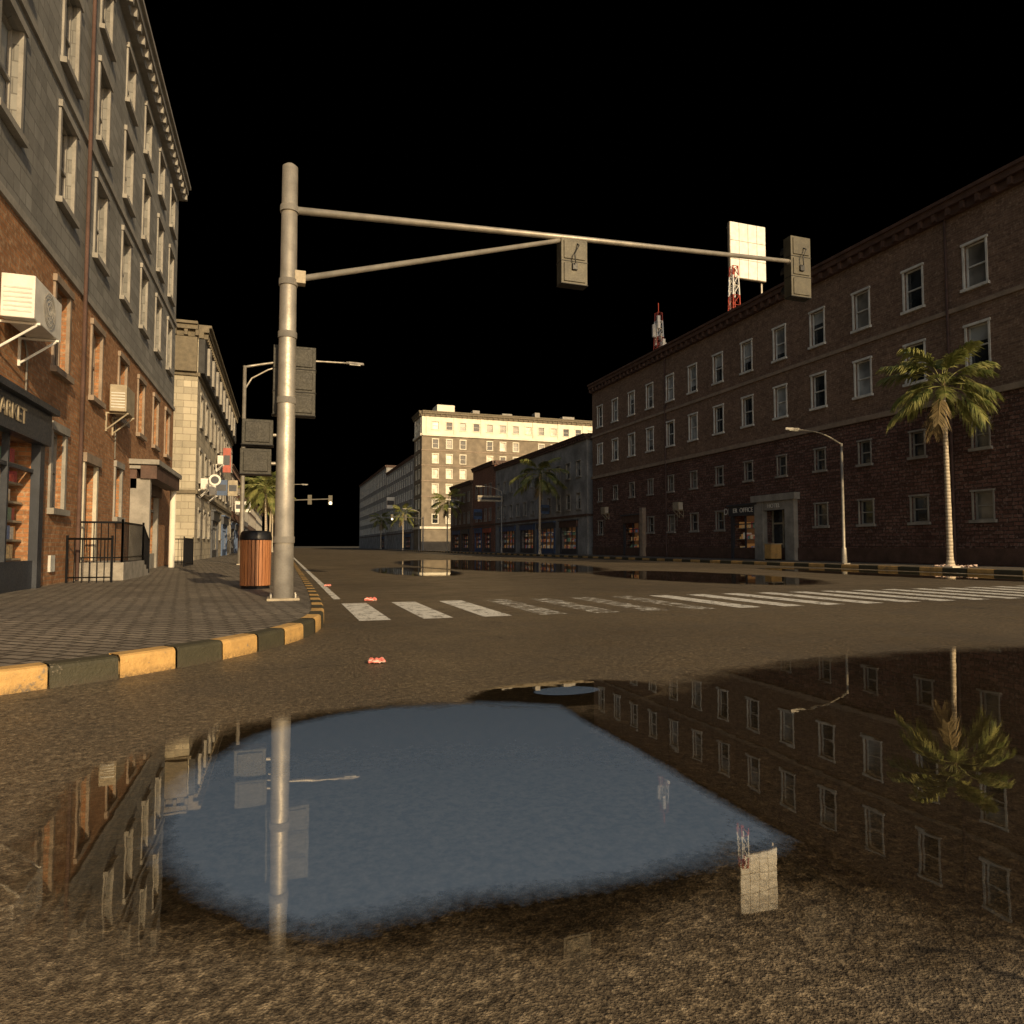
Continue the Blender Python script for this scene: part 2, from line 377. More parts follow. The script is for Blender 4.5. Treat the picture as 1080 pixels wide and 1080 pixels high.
def simple(name, x0, x1, y0, y1, h, wall, rows, side, shops=(), cor=('trimdark', 'trimdark'), srows=None, ch=.6, base=None, bands=(), belts=(), co=.4):
    b = Bld(name, (x0 if side > 0 else x1, y0, 0))
    F = ((x0, y0), (0, 1), (-1, 0)) if side > 0 else ((x1, y0), (0, 1), (1, 0)); L = y1 - y0
    so = [b.shop(F, *s_) for s_ in shops]
    mf = (lambda z: base[1] if z < base[0] else wall) if base else (lambda z: wall)
    bd = list(bands) + ([base[0]] if base else [])
    def sk(x, z): return any(s_[0] - .6 < x < s_[1] + .6 and z < s_[2] + 1.1 for s_ in shops)
    b.facade(F, L, 0, h, b.rows(F, L, rows, so, sk), mf, bd)
    Fs = ((x0, y0), (1, 0), (0, -1)); b.facade(Fs, x1 - x0, 0, h, b.rows(Fs, x1 - x0, srows if srows is not None else rows), mf, bd)
    b.facade(((x0, y1), (1, 0), (0, 1)), x1 - x0, 0, h, [], mf, bd)
    b.rf.box(x0 + .05, x1 - .05, y0 + .05, y1 - .05, h - .3, h - .2, 'roof')
    for FF, LL in ((F, L), (Fs, x1 - x0)):
        b.cornice(FF, LL, h, cor, co, ch)
        for z in belts: b.belt(FF, LL, z, .22, .12, cor[1])
    return b
kw = W(surround=.08, trim='trimgrey')
simple('grey_building', XR, 50, 61.5, 92, 12.2, M['greyblue'], [(5.6, 1.6, 1., 2, 2.7, PANES_R, kw), (8.9, 1.6, 1., 2, 2.7, PANES_R, kw)], 1,
       [(2.5, 6.5, 3., 'navy', 'trimdark'), (8.5, 13.5, 3., 'blue', 'navy'), (15, 19.5, 3., 'navy', 'blue'), (22, 28, 3., 'navy', 'blue')], belts=(4.1,)).done()
simple('red_brick_building', XR, 46, 92.6, 104, 13.2, M['redbrick'], [(5.6, 1.7, 1., 2, 2.4, PANES_D, kw), (9.2, 1.7, 1., 2, 2.4, PANES_D, kw)], 1,
       [(2, 5, 3., 'navy', 'redp'), (6.6, 9.8, 3., 'blue', 'blue')], belts=(4.1,)).done()
simple('red_brick_building', XR, 46, 104.6, 119, 11.5, M['brick_r'], [(5.6, 1.7, 1., 2, 2.8, PANES_D, kw), (9.0, 1.5, 1., 2, 2.8, PANES_D, kw)], 1,
       [(2, 6, 3., 'navy', 'navy'), (8, 12.5, 3., 'navy', 'blue')], belts=(4.1,)).done()
# ============ tall cream building
kc = W(surround=.22, trim='creamtop', bars=1); hc = 30.5
rw = [(27.4, 1.7, 1.4, 3.0, 3.1, ['g_dark', 'g_brite', 'g_curt'], kc)]
for z in (23.4, 20.1, 16.8, 13.5, 10.2, 6.9): rw.append((z, 1.9, 1.25, 3.0, 3.1, ['g_dark', 'g_brite', 'g_brite', 'g_curt'], W(surround=.14, trim='creamtop')))
b = Bld('apartment_block', (XR, 146, 0)); Fs = ((XR, 146), (1, 0), (0, -1)); F = ((XR, 146), (0, 1), (-1, 0))
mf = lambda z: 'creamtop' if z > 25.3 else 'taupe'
def skc(x, z): return z < 25 and int((x - 3) / 3.1 + .5) % 4 == 3
for FF, LL in ((Fs, 46), (F, 9)):
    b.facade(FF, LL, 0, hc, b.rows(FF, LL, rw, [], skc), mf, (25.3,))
    b.cornice(FF, LL, hc, ('olive', 'olive'), .7, 1.1, 1.2)
    b.belt(FF, LL, 25.3, .5, .35, 'creamtop'); b.belt(FF, LL, 5., .5, .3, 'creamtop')
    for z in (21.9, 18.6, 15.2, 11.8): b.belt(FF, LL, z, .18, .1, 'belt')
    x = 1.2
    while x < LL: b.tr.fb(FF, x - .3, x + .3, -.03, .18, 25.6, 29.3, 'creamtop'); x += 3.1 * 2
b.facade(((XR, 155), (1, 0), (0, 1)), 46, 0, hc, [], mf, (25.3,))
b.rf.box(XR + .1, XR + 46, 146.1, 155, hc - .3, hc - .25, 'roof'); b.w.box(XR + 4, XR + 8, 149, 154, hc - .2, hc + 2.2, 'creamtop')
for x_, w_, h_ in ((12, 1.6, 1.2), (19, 2.4, .9), (27, 1.2, 1.6), (34, 3, 1.1)): b.w.box(XR + x_, XR + x_ + w_, 148, 150, hc - .2, hc + h_, 'trimgrey')
b.done()
simple('grey_building', XR, 50, 156, 198, 22, M['greyblue'], [(z, 1.8, 1.3, 2, 3.2, PANES_R, W(surround=.15, trim='trim')) for z in (6, 9.5, 13, 16.5, 19.6)], 1,
       [(3, 10, 3.2, 'navy', 'blue', 2)], belts=(4.2,)).done()
simple('grey_building', XR, 50, 199, 270, 24.5, M['greyblue'], [(z, 1.8, 1.3, 2, 3.6, PANES_R, W(surround=.15, trim='trim')) for z in (6, 9.5, 13, 16.5, 20, 22)], 1,
       [(3, 10, 3.2, 'navy', 'blue', 2)], belts=(4.2,)).done()

# ============ left near brick building
XL = -4.7; YL = 10.
b = Bld('brick_townhouse', (XL, YL, 0)); F = ((XL, YL), (0, 1), (1, 0)); L = 33.8 - YL; HL = 17.5
ys = [13.9, 17.3, 20.3, 23.4, 26.3, 29.2, 32.0]
ops = []
for y in ys:
    for zc, h, w in ((5.75, 1.85, 1.0), (9.5, 2.0, 1.05), (12.6, 2.0, 1.05), (15.4, 1.6, 1.05)):
        if zc < 6 and y < 16: continue
        o = (y - YL - w / 2, y - YL + w / 2, zc - h / 2, zc + h / 2); ops.append(o)
        b.window(F, o, PANES_R, trim='trimgrey' if zc > 7 else 'belt', surround=.1)
for y, zc, h, w in ((17.35, 2.65, 1.7, .9), (23.2, 2.6, 1.5, .8)):
    o = (y - YL - w / 2, y - YL + w / 2, zc - h / 2, zc + h / 2); ops.append(o); b.window(F, o, PANES_D, trim='trimgrey', surround=.12)
dr = (19.45 - YL, 20.55 - YL, .62, 3.1, .35); ops.append(dr)
b.gl.face([fp(F, dr[0], -.35, .62), fp(F, dr[1], -.35, .62), fp(F, dr[1], -.35, 3.1), fp(F, dr[0], -.35, 3.1)], 'wood_w')
b.fr.fb(F, dr[0] - .14, dr[0] + .01, -.03, .06, .62, 3.1, 'wood_w'); b.fr.fb(F, dr[1] - .01, dr[1] + .14, -.03, .06, .62, 3.1, 'wood_w')
b.fr.fb(F, dr[0] - .2, dr[1] + .2, -.03, .12, 3.09, 3.32, 'belt')
for z in (.9, 1.75, 2.5): b.fr.fb(F, dr[0] + .15, dr[1] - .15, -.345, -.31, z, z + (.6 if z < 2 else .4), 'trimgrey')
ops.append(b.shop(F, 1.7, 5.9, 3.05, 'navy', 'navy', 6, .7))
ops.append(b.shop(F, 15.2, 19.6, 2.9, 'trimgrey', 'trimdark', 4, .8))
mf = lambda z: 'brick_l' if z < 7.15 else 'grey_l'
b.facade(F, L, 0, HL, ops, mf, (7.15,))
Fs = ((XL - 16, YL), (1, 0), (0, -1)); b.facade(Fs, 16, 0, HL, b.rows(Fs, 16, [(z, 1.9, 1.05, 2, 3, PANES_R, W(surround=.1)) for z in (5.75, 9.5, 12.6, 15.4)]), mf, (7.15,))
Fn = ((XL - 16, 33.8), (1, 0), (0, 1)); b.facade(Fn, 16, 0, HL, [], mf, (7.15,))
for FF, LL in ((F, L), (Fs, 16)):
    b.belt(FF, LL, 7.15, .16, .06, 'trimgrey'); b.cornice(FF, LL, HL, ('trimgrey', 'trimgrey'), .5, .7); b.belt(FF, LL, 11.0, .15, .06, 'trimgrey')
b.rf.box(XL - 16, XL - .1, YL + .1, 33.7, HL - .3, HL - .2, 'roof')
b.tr.tube([fp(F, 8.75, .1, .2), fp(F, 8.75, .1, 17)], .045, 'trimdark', 8)
b.fr.fb(F, 16.95 - YL, 17.25 - YL, -.02, .05, .45, .8, 'trim')
b.tr.tube([fp(F, 19.75, .62, PZ), fp(F, 19.75, .62, 3.2)], .11, 'creamtop', 12)
b.tr.fb(F, 14.9, 15.15, .02, .6, PZ, 3.2, 'trimgrey')
b.tr.fb(F, 14.8, 20., .33, .8, 3.2, 3.65, 'trimdark'); b.tr.fb(F, 14.7, 20.1, .0, .88, 3.66, 3.82, 'trimgrey')
b.tr.fb(F, 18.9 - YL, 21.6 - YL, .0, 1.05, 0, .6, 'concrete')
for i in range(3): b.tr.fb(F, 21.6 - YL + i * .3, 21.9 - YL + i * .3, .0, 1.05, 0, .6 - (i + 1) * .13, 'concrete')
e = b.done()
text(e, 'MARKET', (XL + .21, 13.9, 3.36), .42, math.pi / 2, 'beige')

def railing(name, pts, h, mat='iron'):
    m = MB(); loc = Vector(pts[0])
    for i in range(len(pts) - 1):
        a = Vector(pts[i]); c = Vector(pts[i + 1]); L = (c - a).length
        m.tube([a + Vector((0, 0, h)), c + Vector((0, 0, h))], .028, mat, 6)
        m.tube([a + Vector((0, 0, .12)), c + Vector((0, 0, .12))], .018, mat, 6)
        n = max(2, int(L / .14))
        for k in range(n + 1):
            p = a.lerp(c, k / n); r = .028 if k in (0, n) else .012
            m.tube([p, p + Vector((0, 0, h + (.08 if k in (0, n) else 0)))], r, mat, 5)
    return m.obj(name, None, loc)
railing('stair_railing', [(XL + .08, 18.95, .6), (XL + 1.0, 18.95, .6), (XL + 1.0, 21.6, .6), (XL + 1.0, 22.5, PZ)], .98)
railing('iron_railing', [(XL + 1.0, 17.9, PZ), (XL + .1, 17.9, PZ)], 1.0)
railing('iron_railing', [(XL + .95, 30.6, PZ), (XL + .95, 33.6, PZ), (XL + .05, 33.6, PZ)], 1.15)

# ============ left cream building
b = simple('cream_building', -22, -4.86, 44, 74, 14.2, M['cream'], [(z, 1.9, 1., 2.1, 3.0, PANES_D, W(surround=.12, trim='trimgrey')) for z in (5.9, 9.3)] + [(2.4, 1.6, 1., 2.1, 3., PANES_D, W(surround=.12, trim='trimgrey'))], -1,
           [(10, 14.5, 2.9, 'navy', 'navy'), (19, 24, 2.9, 'blue', 'navy')], cor=('olive', 'olive'), ch=.8, belts=(4.2, 11.2), co=.7,
           srows=[(z, 1.8, 1., 1.55, 3.1, PANES_D, W(surround=.1, trim='trimgrey')) for z in (2.4, 5.9, 9.3)])
Fq = ((-4.86, 44), (0, 1), (1, 0))
b.tr.fb(Fq, .05, 30, -.02, .35, 11.3, 13.35, 'roof')
b.tr.fb(((-22, 44), (1, 0), (0, -1)), .0, 17.1, -.02, .35, 11.3, 13.35, 'olive')
for y in (2, 5, 8, 11, 14, 17, 20, 23, 26): b.tr.fb(Fq, y - .5, y + .5, .3, .5, 11.5, 13.2, 'trimgrey')
b.done()
for i, (y0, y1, h, m_) in enumerate(((76, 96, 9.5, 'redbrick'), (97, 125, 8.5, 'greyblue'), (127, 170, 9.5, 'brick_r'), (172, 230, 11, 'greyblue'))):
    simple('terraced_building', -24, -5.2 - i * .25, y0, y1, h, M[m_], [(5.8, 1.7, 1., 2, 2.9, PANES_D, kw)] + ([(8.1, 1.2, 1., 2, 2.9, PANES_D, kw)] if h > 9 else []), -1,
           [(2.5, 7, 2.9, 'navy', 'blue', 2), (9, 14, 2.9, 'blue', 'navy', 2)], belts=(4.,)).done()

# ------------------------------------------------------------------ ground, road, kerbs
m = MB(); m.face([(-2500, -600, 0), (2500, -600, 0), (2500, 3500, 0), (-2500, 3500, 0)], 'ground'); m.obj('ground')
m = MB(); m.face([(-45, -30, .004), (70, -30, .004), (70, 418, .004), (-45, 418, .004)], 'asphalt'); m.obj('road')

def catmull(P, n=14):
    out = []
    for i in range(len(P) - 1):
        p0 = P[max(i - 1, 0)]; p1 = P[i]; p2 = P[i + 1]; p3 = P[min(i + 2, len(P) - 1)]
        for k in range(n):
            t = k / n
            out.append(tuple(.5 * (2 * p1[j] + (p2[j] - p0[j]) * t + (2 * p0[j] - 5 * p1[j] + 4 * p2[j] - p3[j]) * t * t + (3 * p1[j] - p0[j] - 3 * p2[j] + p3[j]) * t ** 3) for j in (0, 1)))
    out.append(P[-1]); return out
def resample(P, step):
    out = [Vector(P[0])]; acc = 0; cur = Vector(P[0])
    for q in P[1:]:
        q = Vector(q)
        while (q - cur).length >= step - acc:
            d = step - acc; cur = cur + (q - cur).normalized() * d; out.append(cur.copy()); acc = 0
        acc += (q - cur).length; cur = q
    out.append(cur); return out
def kerb(path, seg, side, kname, far_pts):
    sub = 4; pts = resample(path, seg / sub); m = MB(); inner = []; rr = random.Random(5)
    def nrm(i):
        t = (pts[min(i + 1, len(pts) - 1)] - pts[max(i - 1, 0)]).normalized(); return Vector((-t.y, t.x)) * side
    prof = ((0, 0), (.003, .14), (.012, .16), (.032, .172), (.165, .174), (.17, 0)); dz = 0; dn = 0
    for i in range(len(pts) - 1):
        mt = 'kerb_y' if (i // sub) % 2 == 0 else 'kerb_k'
        a = pts[i].copy(); c = pts[i + 1].copy(); t = (c - a).normalized()
        na, nc = nrm(i), nrm(i + 1)
        if i % sub == 0: a = a + t * .007; dz = rr.uniform(-.004, .004); dn = rr.uniform(-.006, .006)
        if i % sub == sub - 1: c = c - t * .007
        for k in range(len(prof) - 1):
            (d0, z0), (d1, z1) = prof[k], prof[k + 1]
            A = a + na * (d0 + dn); B = c + nc * (d0 + dn); C = c + nc * (d1 + dn); D = a + na * (d1 + dn)
            m.face([(A.x, A.y, z0 + dz * (z0 > 0)), (B.x, B.y, z0 + dz * (z0 > 0)), (C.x, C.y, z1 + dz * (z1 > 0)), (D.x, D.y, z1 + dz * (z1 > 0))], mt)
    for i in range(len(pts)): q = pts[i] + nrm(i) * .15; inner.append((q.x, q.y, PZ))
    m.obj(kname)
    s = MB(); s.face(inner + [(*p, PZ) for p in far_pts], 'paving'); return s
pl = catmull([(-30, 4.4), (-12, 4.42), (-6, 4.5), (-3.9, 4.72), (-2.7, 5.02), (-1.79, 5.45), (-1.0, 6.0), (-.23, 6.86), (.33, 8.0), (.54, 9.3), (.62, 11.6), (.66, 17), (.66, 40), (.66, 110)], 12)
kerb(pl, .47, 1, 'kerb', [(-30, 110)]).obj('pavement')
m = MB(); m.box(.66, .83, 110.01, 415, 0, .17, 'concrete'); m.obj('kerb')
m = MB(); m.box(-30, .655, 110.01, 415, 0, PZ, 'paving'); m.obj('pavement')
pr = catmull([(62, 6.8), (30, 6.8), (27, 7.0), (25.3, 7.9), (24.3, 9.6), (24, 12), (24, 20), (24, 60), (24, 140)], 12)
kerb(pr, 1.0, -1, 'kerb', [(62, 140)]).obj('pavement')
m = MB(); m.box(24, 62, 140.01, 415, 0, PZ, 'paving'); m.obj('pavement')

# markings
m = MB(); x = 1.0; i = 0
while x < 23.3:
    mt = 'paintworn' if i in (3, 4, 5, 6) else 'paint'
    m.face([(x, 9.3, .008), (x + .42, 9.3, .008), (x + .42, 12.2, .008), (x, 12.2, .008)], mt); x += .86; i += 1
m.obj('crosswalk_marking')
m = MB(); m.face([(.94, 13.2, .008), (1.07, 13.2, .008), (1.07, 200, .008), (.94, 200, .008)], 'paint')
y = 18
while y < 200:
    m.face([(12.2, y, .008), (12.35, y, .008), (12.35, y + 3, .008), (12.2, y + 3, .008)], 'paintworn'); y += 9
m.face([(23.2, 14, .008), (23.33, 14, .008), (23.33, 200, .008), (23.2, 200, .008)], 'paintworn')
m.obj('lane_marking')

# puddles -----------------------------------------------------------
def puddle_mat(name, films, sky_paint, xcut, edge=None):
    g = G(name); p = g.pos(); sp = g.n('ShaderNodeSeparateXYZ', {0: p}); X, Y = sp.outputs[0], sp.outputs[1]
    nz = g.math('SUBTRACT', g.noise(p, 1.6, 5, .65), .5); nf = g.math('SUBTRACT', g.noise(p, 40, 2, .7), .5)
    def ell(cx, cy, rx, ry):
        a = g.math('DIVIDE', g.math('SUBTRACT', X, cx), rx); c = g.math('DIVIDE', g.math('SUBTRACT', Y, cy), ry)
        return g.math('SUBTRACT', 1., g.math('SQRT', g.math('ADD', g.math('MULTIPLY', a, a), g.math('MULTIPLY', c, c))))
    def union(L):
        f = None
        for e_ in L: f = ell(*e_) if f is None else g.math('MAXIMUM', f, ell(*e_))
        return f
    f0 = union(films)
    if edge:
        f0 = g.math('MINIMUM', f0, g.math('MULTIPLY', g.math('SUBTRACT', g.math('ADD', Y, g.math('MULTIPLY', X, .36)), edge), .6))
    fn = g.math('ADD', g.math('ADD', f0, g.math('MULTIPLY', nz, .32)), g.math('MULTIPLY', nf, .14))
    wet = g.mr(fn, -.02, .12)
    fr = g.n('ShaderNodeFresnel', {'IOR': 1.45}).outputs[0]
    k = g.math('MINIMUM', g.math('ADD', g.math('MULTIPLY', fr, 1.3), .12), .82)
    gl = g.n('ShaderNodeBsdfGlossy', {'Color': (.95, .92, .85), 'Roughness': .012, 'Normal': g.bump(g.noise(p, 4, 2), .03, .01)})
    tr = g.n('ShaderNodeBsdfTransparent', {'Color': (.95, .88, .76)})
    base = tr.outputs[0]
    if sky_paint:
        mf = union(sky_paint[:-1])
        mf = g.math('MINIMUM', mf, g.math('MULTIPLY', g.math('SUBTRACT', xcut, X), 1.4))  # right side of the blue shaped along the roofline's mirror image
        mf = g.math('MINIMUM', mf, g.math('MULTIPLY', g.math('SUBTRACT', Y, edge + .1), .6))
        mf = g.math('MAXIMUM', mf, ell(*sky_paint[-1]))
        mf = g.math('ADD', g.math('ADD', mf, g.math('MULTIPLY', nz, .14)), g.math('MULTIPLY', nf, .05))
        skym = g.mr(mf, -.02, .07, 0, .96)
        df = g.n('ShaderNodeBsdfDiffuse', {'Color': g.mix(g.mr(nf, -.15, .25), (.12, .18, .29), (.17, .23, .34))})  # sky reflection painted as blue diffuse colour
        mx = g.n('ShaderNodeMixShader', {0: skym}); g.t.links.new(base, mx.inputs[1]); g.t.links.new(df.outputs[0], mx.inputs[2]); base = mx.outputs[0]
    m2 = g.n('ShaderNodeMixShader', {0: k}); g.t.links.new(base, m2.inputs[1]); g.t.links.new(gl.outputs[0], m2.inputs[2])
    tr2 = g.n('ShaderNodeBsdfTransparent')
    m3 = g.n('ShaderNodeMixShader', {0: wet}); g.t.links.new(tr2.outputs[0], m3.inputs[1]); g.t.links.new(m2.outputs[0], m3.inputs[2])
    g.t.links.new(m3.outputs[0], g.out.inputs[0]); return g.m
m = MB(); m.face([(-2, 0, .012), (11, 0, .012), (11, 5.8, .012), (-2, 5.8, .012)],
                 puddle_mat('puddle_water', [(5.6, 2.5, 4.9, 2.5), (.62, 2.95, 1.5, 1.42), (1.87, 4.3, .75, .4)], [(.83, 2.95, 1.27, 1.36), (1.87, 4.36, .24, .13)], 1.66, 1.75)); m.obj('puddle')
m = MB(); m.face([(2, 13.5, .012), (23.9, 13.5, .012), (23.9, 52, .012), (2, 52, .012)],
                 puddle_mat('puddle_water_thin', [(10.5, 36, 4.5, 13), (12.8, 19.5, 2.8, 5.5), (20.9, 19, 2.2, 7), (5, 27, 1.6, 5)], None, 0)); m.obj('puddle')

# ------------------------------------------------------------------ traffic signal mast
PX, PY = .04, 11.3
def housing(m, cx, cy, z0, z1, w, d, n=3, mt='sigpaint'):
    m.box(cx - w / 2, cx + w / 2, cy - d / 2, cy + d / 2, z0, z1, mt)
    h = (z1 - z0) / n
    for i in range(n):
        za = z0 + i * h
        m.box(cx - w / 2 + .05, cx + w / 2 - .05, cy - d / 2 - .02, cy - d / 2 + .01, za + .04, za + h - .04, mt)
        m.box(cx - w / 2 - .012, cx + w / 2 + .012, cy - d / 2 - .008, cy + d / 2 + .008, za - .008, za + .008, 'sigdark')
        r = min(w, h) * .36; zc = za + h / 2
        m.tube([(cx, cy + d / 2, zc), (cx, cy + d / 2 + .02, zc)], r, ('lens_green', 'lens_amber', 'lens_red')[i % 3], 16)
        K = 10; y0 = cy + d / 2; y1 = y0 + .2
        for k in range(K):
            a0 = math.pi * (-.1 + 1.2 * k / K); a1 = math.pi * (-.1 + 1.2 * (k + 1) / K); q = r * 1.12
            m.face([(cx + q * math.cos(a0), y0, zc + q * math.sin(a0)), (cx + q * math.cos(a1), y0, zc + q * math.sin(a1)),
                    (cx + q * math.cos(a1), y1, zc + q * math.sin(a1)), (cx + q * math.cos(a0), y1, zc + q * math.sin(a0))], 'sigdark')
root = empty('traffic_light', (PX, PY, PZ))
m = MB(); m.tube([(PX, PY, PZ + .02), (PX, PY, 3.2), (PX, PY, 7.1), (PX, PY, 7.15)], [.15, .135, .12, .06], 'steel', 28)
for z in (1.1, 3.3, 4.35, 5.2, 6.4): m.tube([(PX, PY, z - .05), (PX, PY, z + .05)], .158 if z < 2 else .145, 'steel', 28)
m.box(PX + .1, PX + .26, PY - .08, PY + .08, 5.2, 5.4, 'beige')
m.obj('pole', root, root.location)
m = MB(); m.box(PX - .24, PX + .24, PY - .24, PY + .24, PZ - .02, PZ + .035, 'beige')
for sx in (-1, 1):
    for sy in (-1, 1): m.tube([(PX + sx * .18, PY + sy * .18, PZ + .03), (PX + sx * .18, PY + sy * .18, PZ + .1)], .022, 'steel', 6)
m.obj('base_plate', root, root.location, .008)
m = MB(); AX = [(PX, PY, 6.4), (4.95, PY, 6.66), (10.05, PY, 6.9)]
m.tube(AX, [.06, .05, .04], 'steel', 12); m.tube([(PX + .2, PY, 5.3), (4.8, PY, 6.6)], [.05, .04], 'steel', 12)
m.obj('mast_arm', root, root.location)
def backbracket(m, x, z):
    m.tube([(x + .05, PY - .05, z + .3), (x + .05, PY - .16, z + .22), (x - .04, PY - .17, z + .05), (x - .02, PY - .16, z - .12)], .014, 'sigdark', 6)
    m.box(x - .06, x + .04, PY - .12, PY - .07, z - .22, z - .1, 'sigdark')
m = MB(); housing(m, 5.0, PY + .05, 5.78, 6.62, .52, .22, 2); m.tube([(5.0, PY + .03, 6.7), (5.0, PY + .03, 6.6)], .05, 'steel'); backbracket(m, 5.0, 6.25)
m.obj('signal_head_1', root, root.location, .012)
m = MB(); housing(m, 10.12, PY + .05, 6.15, 7.42, .5, .22, 3); m.tube([(9.85, PY, 6.88), (10.15, PY, 6.9)], .05, 'steel'); backbracket(m, 10.12, 6.9)
m.obj('signal_head_2', root, root.location, .012)
m = MB(); housing(m, PX + .12, PY + .32, 3.12, 4.25, .66, .22, 3, 'sigback')
m.box(PX - .04, PX + .04, PY + .05, PY + .25, 3.5, 3.6, 'steel'); m.box(PX - .04, PX + .04, PY + .05, PY + .25, 3.9, 4.0, 'steel')
m.obj('signal_head_3', root, root.location, .012)
m = MB(); housing(m, PX - .42, PY + .12, 2.58, 2.98, .46, .26, 1, 'sigback'); housing(m, PX - .44, PY + .12, 2.12, 2.52, .46, .26, 1, 'sigback')
m.tube([(PX - .25, PY + .08, 2.75), (PX, PY, 2.75)], .03, 'steel', 8); m.tube([(PX - .25, PY + .08, 2.3), (PX, PY, 2.3)], .03, 'steel', 8)
m.obj('pedestrian_signal', root, root.location, .012)

def far_signal(x, y, arm, lit=True):
    root = empty('traffic_light', (x, y, PZ)); m = MB()
    m.tube([(x, y, PZ), (x, y, 6.5)], [.14, .1], 'steel', 10); m.tube([(x, y, 6.2), (x + arm, y, 6.5)], .06, 'steel', 8)
    m.obj('pole', root, root.location); m = MB()
    for k in (.55, .97):
        housing(m, x + arm * k, y + .1, 5.8, 6.9, .45, .22, 3)
        if lit and k > .6: m.tube([(x + arm * k, y - .15, 6.0), (x + arm * k, y - .1, 6.0)], .17, 'lit', 12)
    m.obj('signal_heads', root, root.location)
far_signal(.0, 82, 5.5)
far_signal(25.2, 127, -6)

# ------------------------------------------------------------------ street lamps
def lamp(x, y, h, arm, second=False, r=.075):
    root = empty('street_lamp', (x, y, PZ)); m = MB()
    m.tube([(x, y, PZ), (x, y, .9), (x, y, .95), (x, y, h - .4)], [r * 1.7, r * 1.5, r, r * .75], 'steel', 14)
    m.box(x - .18, x + .18, y - .18, y + .18, PZ - .01, PZ + .04, 'steel')
    m.obj('pole', root, root.location); m = MB()
    s = 1 if arm > 0 else -1; A = abs(arm)
    pts = [(x + s * A * t, y, h - .45 + .45 * math.sin(min(1, t * 1.5) * math.pi / 2) + .12 * t) for t in [i / 10 for i in range(11)]]
    m.tube(pts, [r * .6 - .02 * i / 10 * 1 for i in range(11)], 'steel', 8)
    if second:
        m.tube([(x, y, h - 1.5), (x + s * .3, y, h - .95), (x + s * 1., y, h - .5), (x + s * 1.7, y, h - .22)], .04, 'steel', 8)
    m.obj('arm', root, root.location); m = MB()
    e = Vector(pts[-1])
    P = [(-.1, .06), (0, .12), (.35, .15), (.62, .1), (.72, .03)]
    for i in range(len(P) - 1):
        (a, wa), (c, wc) = P[i], P[i + 1]
        m.hexa([(e.x + s * a, e.y - wa, e.z - .05), (e.x + s * c, e.y - wc, e.z - .05), (e.x + s * c, e.y + wc, e.z - .05), (e.x + s * a, e.y + wa, e.z - .05),
                (e.x + s * a, e.y - wa * .6, e.z + .06), (e.x + s * c, e.y - wc * .6, e.z + .05), (e.x + s * c, e.y + wc * .6, e.z + .05), (e.x + s * a, e.y + wa * .6, e.z + .06)], 'steel')
    m.box(min(e.x + s * .05, e.x + s * .55), max(e.x + s * .05, e.x + s * .55), e.y - .08, e.y + .08, e.z - .085, e.z - .052, 'lamp_glass')
    m.obj('lamp_head', root, root.location)
lamp(25., 25.4, 6.25, -2.5)
lamp(-1.7, 33.0, 9.6, 4.6, True, .1)
lamp(-1.7, 88, 8.5, 4.); lamp(25., 78, 8, -2.5); lamp(25., 130, 8, -2.5)

# ------------------------------------------------------------------ litter bin
bx, by = -.48, 14.5; root = empty('litter_bin', (bx, by, PZ)); m = MB(); n = 26
for i in range(n):
    a = 2 * math.pi * i / n; ca, sa = math.cos(a), math.sin(a); w = .028
    def q(r, t, z): return (bx + ca * r - sa * t, by + sa * r + ca * t, z)
    m.hexa([q(.262, -w, PZ + .06), q(.285, -w, PZ + .06), q(.285, w, PZ + .06), q(.262, w, PZ + .06), q(.272, -w, 1.12), q(.295, -w, 1.12), q(.295, w, 1.12), q(.272, w, 1.12)], 'wood')
m.obj('slats', root, root.location, .004)
m = MB(); m.tube([(bx, by, PZ + .02), (bx, by, 1.1)], [.245, .252], 'iron', 28); m.tube([(bx, by, PZ - .005), (bx, by, PZ + .05)], .27, 'iron', 28); m.obj('liner', root, root.location)
m = MB(); m.tube([(bx, by, 1.12), (bx, by, 1.16), (bx, by, 1.26), (bx, by, 1.3)], [.305, .305, .285, .25], 'iron', 28)
m.tube([(bx, by, 1.295), (bx, by, 1.305)], [.17, .17], 'sigdark', 24); m.obj('lid', root, root.location)
bx, by = 27.5, 33.3; root = empty('litter_bin', (bx, by, PZ)); m = MB()
for i in range(8): m.box(bx - .36 + i * .09, bx - .29 + i * .09, by - .3, by - .27, PZ + .1, 1.1, 'kerb_y'); m.box(bx - .38, bx - .35, by - .26 + i * .07, by - .21 + i * .07, PZ + .1, 1.1, 'kerb_y')
m.box(bx - .34, bx + .36, by - .26, by + .3, PZ, 1.05, 'iron'); m.box(bx - .4, bx + .4, by - .34, by + .34, 1.1, 1.16, 'beige'); m.obj('slatted_box', root, root.location)

